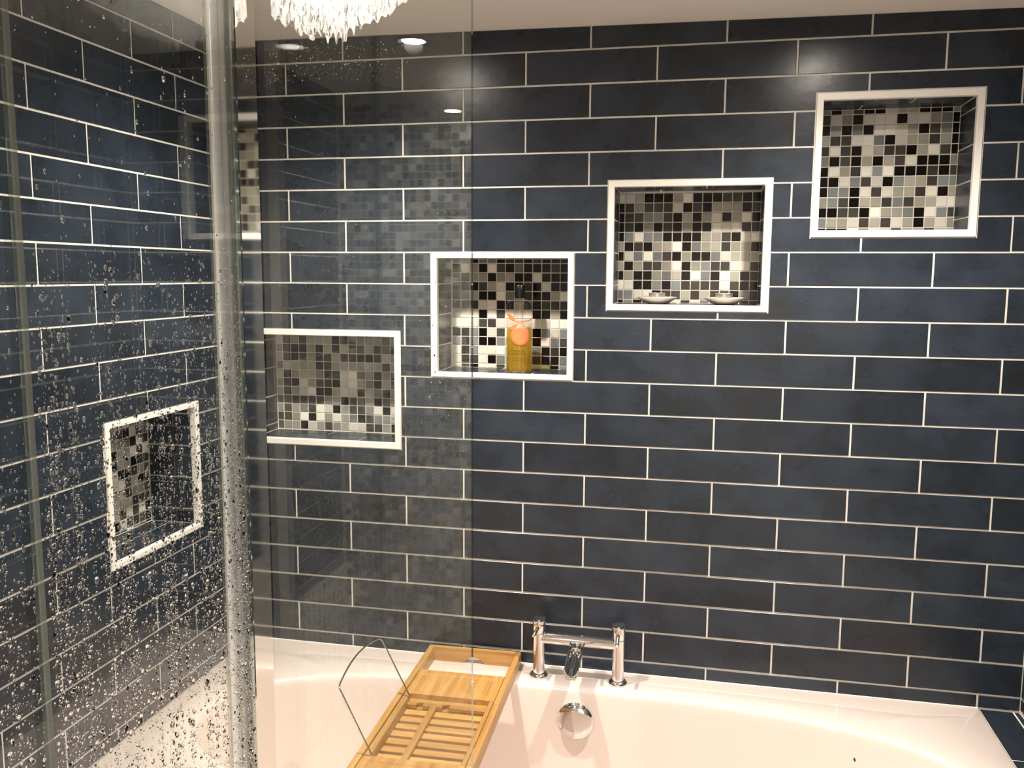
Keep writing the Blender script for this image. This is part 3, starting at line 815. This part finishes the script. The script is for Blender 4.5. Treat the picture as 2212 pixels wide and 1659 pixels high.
pane_c = pane('return_pane', XG - 0.004, 0.0832, -1.3958, -1.3898)
# post: flat mirror strip and a fluted profile behind the glass edge
box('chrome_strip', sp(XG - 0.006, -1.4302, ZB0), sp(XG, -1.3965, ZT), STRIPM, screen, 0.0009)
def flutes():
    pts = [(-0.1165, -1.4060), (-0.1108, -1.4070), (-0.1106, -1.4125), (-0.1114, -1.4136)]
    for c, r in ((-1.4185, 0.0048), (-1.4285, 0.0054), (-1.4400, 0.0060)):
        for t in np.linspace(math.pi / 2, -math.pi / 2, 13): pts.append((-0.1165 + r * math.cos(t), c + r * math.sin(t)))
    pts += [(-0.1170, -1.4462), (-0.1250, -1.4300), (-0.1250, -1.4000)]
    o = prism('fluted_post', [(x - XG, y + 1.44) for x, y in pts], ZB0, ZT, ALU, screen)
    smooth_by_angle(o, 50)
flutes()
box('shade_strip', sp(-0.1250, -1.4058, ZB0), sp(-0.1106, -1.4046, ZT), plain('shade_black', (0.012, 0.012, 0.012), 0.7), screen)  # added dark strip, keeps the post's reflection in the return pane dark
box('clear_seal', sp(-0.1108, -1.4612, ZB0), sp(-0.1094, -1.4558, ZT), SEAL, screen, 0.0004)

DOME = [(1.0, 0.0), (0.92, 0.36), (0.60, 0.66), (0.0, 0.82)]
def droplets(name, parent, pts, face, mat, seg=8):
    """pts: (u, z, ru, rz, h) on a vertical face; face(u, z, d) gives the world point d off the face"""
    V = []; F = []; L = []
    for (u, z, ru, rz_, h) in pts:
        n = len(V)
        for r, hh in DOME[:-1]:
            for k in range(seg):
                t = 2 * math.pi * k / seg
                sag = 1.0 + 0.18 * (-math.sin(t)) if rz_ > ru else 1.0
                V.append(face(u + ru * r * math.cos(t) * (1.0 - 0.12 * math.sin(t)), z + rz_ * r * math.sin(t) * sag, 0.00006 + h * hh))
        V.append(face(u, z, 0.00006 + h * DOME[-1][1])); c = len(V) - 1
        q = len(DOME) - 1
        for j in range(q - 1):
            for k in range(seg):
                k2 = (k + 1) % seg
                F.append((n + j * seg + k, n + j * seg + k2, n + (j + 1) * seg + k2, n + (j + 1) * seg + k))
        for k in range(seg): F.append((n + (q - 1) * seg + k, n + (q - 1) * seg + (k + 1) % seg, c))
        F.append(tuple(n + k for k in range(seg))[::-1])
    me = bpy.data.meshes.new(name); me.from_pydata(V, [], F)
    bm = bmesh.new(); bm.from_mesh(me); bmesh.ops.recalc_face_normals(bm, faces=bm.faces); bm.to_mesh(me); bm.free()
    me.polygons.foreach_set('use_smooth', [len(p.vertices) < seg for p in me.polygons])
    o = link(name, me, mat, parent); o['kind'] = 'stuff'
    return o
def streak(u, ph):   # how wet a vertical line of the glass is
    return 0.55 + 0.45 * math.sin(u * 210 + ph) * math.sin(u * 83 + 1.3) + 0.25 * math.sin(u * 517)
def wet_points(n, y0, y1):
    out = []
    while len(out) < n:
        y = R.uniform(y0, y1); mm = -R.uniform(330, 1250)
        d = 0.025 if mm > -560 else min(1.0, 0.025 + (-560 - mm) / 210.0)
        d *= max(0.16, min(1.0, (streak(y, mm / 260.0) - 0.15) * 1.6))
        if R.random() > d: continue
        r = min(0.0019, 0.00043 * math.exp(R.gauss(0, 0.55)))
        el = R.uniform(1.0, 1.7)
        out.append((y, zz(mm), r, r * el, r * R.uniform(0.65, 1.1)))
    return out
fa = lambda u, z, d: sp(XG + d, u, z)
droplets('water_droplets', pane_a, wet_points(26000, -1.667, -1.433), fa, WATER)
droplets('water_droplets', pane_b, wet_points(20000, -1.98, -1.676), fa, WATER)
fc = lambda u, z, d: sp(u, -1.3898 + d, z)
def mist():
    out = []
    for _ in range(620):   # fine spray just under the lamp
        x = R.uniform(-0.098, 0.030); mm = -R.triangular(396, 438, 424)
        if x > 0.0 and R.random() < (x / 0.03) * 0.7: continue
        r = 0.00017 * math.exp(R.gauss(0, 0.5)); out.append((x, zz(mm), r, r * R.uniform(1, 1.4), r * 0.8))
    for mm in (-421, -424.5, -428, -431.5):
        x = R.uniform(-0.098, -0.085)
        while x < 0.012:
            r = 0.00015 * math.exp(R.gauss(0, 0.3)); out.append((x, zz(mm + (x + 0.04) * 22 + R.uniform(-0.4, 0.4)), r, r, r * 0.8)); x += abs(R.gauss(0.0026, 0.0012)) + 0.0008
    for k in range(150):   # runs lower down
        s = R.random(); x = -0.070 + 0.05 * s + R.gauss(0, 0.012); mm = -450 - 170 * R.random()
        r = 0.00024 * math.exp(R.gauss(0, 0.4)); out.append((x, zz(mm), r, r * R.uniform(1.2, 2.2), r * 0.8))
    for k in range(170):
        x = 0.060 + R.gauss(0, 0.010); mm = R.gauss(-672, 36)
        if x > 0.083: continue
        r = 0.00026 * math.exp(R.gauss(0, 0.4)); out.append((x, zz(mm), r, r * R.uniform(1, 1.8), r * 0.8))
    return out
droplets('water_droplets', pane_c, mist(), fc, WATER)
def film():
    """thin soapy sheet with a ragged dripping lower edge"""
    N = 150; X0, X1 = -0.090, 0.050
    lows = []
    drips = [(R.uniform(X0, X1), R.uniform(0.0008, 0.0022), R.uniform(2, 9)) for _ in range(46)]
    for k in range(N + 1):
        x = X0 + (X1 - X0) * k / N
        dx = abs(x + 0.036) / 0.075
        lo = -395 + 28 * min(1.3, dx ** 1.8)
        lo -= min(11, sum(h * math.exp(-((x - c) / w_) ** 2) for c, w_, h in drips)) * max(0.2, 1 - dx)
        lows.append((x, zz(min(-367.5, lo)) + R.uniform(-0.0006, 0.0006)))
    top = zz(-330)
    bm = bmesh.new(); y0, y1 = 0.00008, 0.00038
    def P(x, z, d): return bm.verts.new(fc(x, z, d))
    lo0 = [P(x, z, y0) for x, z in lows]; hi0 = [P(x, top, y0) for x, z in lows]
    lo1 = [P(x, z, y1) for x, z in lows]; hi1 = [P(x, top, y1) for x, z in lows]
    for k in range(N):
        bm.faces.new((lo0[k], lo0[k + 1], hi0[k + 1], hi0[k])); bm.faces.new((lo1[k], hi1[k], hi1[k + 1], lo1[k + 1]))
        bm.faces.new((lo0[k], lo1[k], lo1[k + 1], lo0[k + 1])); bm.faces.new((hi0[k], hi0[k + 1], hi1[k + 1], hi1[k]))
    bm.faces.new((lo0[0], hi0[0], hi1[0], lo1[0])); bm.faces.new((lo0[-1], lo1[-1], hi1[-1], hi0[-1]))
    o = from_bm('water_film', bm, FILM, pane_c); o['kind'] = 'stuff'
film()

# ------------------------------------------------------------------ ceiling lamps
LENSM = bpy.data.materials.new('lamp_lens'); LENSM.use_nodes = True
_b = LENSM.node_tree.nodes['Principled BSDF']; _b.inputs['Emission Color'].default_value = (1.0, 0.91, 0.80, 1); _b.inputs['Emission Strength'].default_value = LENS_GLOW
def downlight(cfg, label, drop=0.0):
    x, y, watts, cone = cfg; zc = ceil_z(x) - drop
    r = empty('recessed_downlight', (x, y, zc), 0, label=label, cat='downlight', group='ceiling downlights')
    lathe('bezel', [(0.029, 0.004), (0.0295, -0.003), (0.034, -0.0055), (0.041, -0.0045), (0.043, -0.001), (0.043, 0.004), (0.029, 0.004)], CHROME, r, 40, None, 60)
    lathe('lens', [(0, -0.0015), (0.0285, -0.0015), (0.0285, 0.003), (0, 0.003)], LENSM, r, 32)
    ld = bpy.data.lights.new('downlight_beam', 'SPOT'); ld.energy = watts; ld.spot_size = math.radians(cone); ld.spot_blend = 1.0; ld.color = WARM; ld.shadow_soft_size = 0.022
    lo = bpy.data.objects.new('downlight_beam', ld); COL.objects.link(lo); lo.parent = r; lo.location = (0, 0, -0.012)
    return r
downlight(LAMP_BATH_L, 'ceiling downlight above the bath, behind the glass return pane')
downlight(LAMP_BATH_R, 'ceiling downlight above the bath in front of the highest niche')
downlight(LAMP_SHOWER, 'ceiling downlight over the shower, mirrored in the return pane')
downlight(LAMP_FILL, 'added fill light behind the viewer, built like the downlights')

sx, sy, sz = -0.473, -3.29, zz(-111)  # invented lamp, gives the small bright spot mirrored in the return pane
glint = empty('glint_lamp', (sx, sy, ceil_z(sx)), 0, label='added small lamp by the mosaic wall, for its glint in the glass', cat='added lamp')
dz = sz - ceil_z(sx)
lathe('glint_body', [(0, 0.0), (0.030, 0.0), (0.030, -0.006), (0.008, -0.008), (0.008, dz + 0.050), (0.024, dz + 0.046), (0.027, dz - 0.001), (0.0245, dz - 0.001), (0.0240, dz + 0.004), (0, dz + 0.004)], CHROME, glint, 32)
lathe('glint_lens', [(0, dz + 0.0005), (0.0236, dz + 0.0005), (0.0236, dz + 0.0035), (0, dz + 0.0035)], LENSM, glint, 32)

# tiny dark speck lying on the inner slope of the bath
speck = lathe('dirt_speck', [(0, -0.0004), (0.0016, -0.0003), (0.0022, 0.0003), (0.0012, 0.0011), (0, 0.0013)], plain('dark_speck', (0.02, 0.015, 0.015), 0.8), None, 8)
speck.location = (0.6221, -0.1826, 0.4977)
speck.rotation_euler = rot_to((-0.338, -0.925, 0.174)).to_euler(); speck.scale = (1.0, 1.9, 1.0)
tag(speck, 'tiny dark speck on the inner wall of the white bathtub', 'speck')
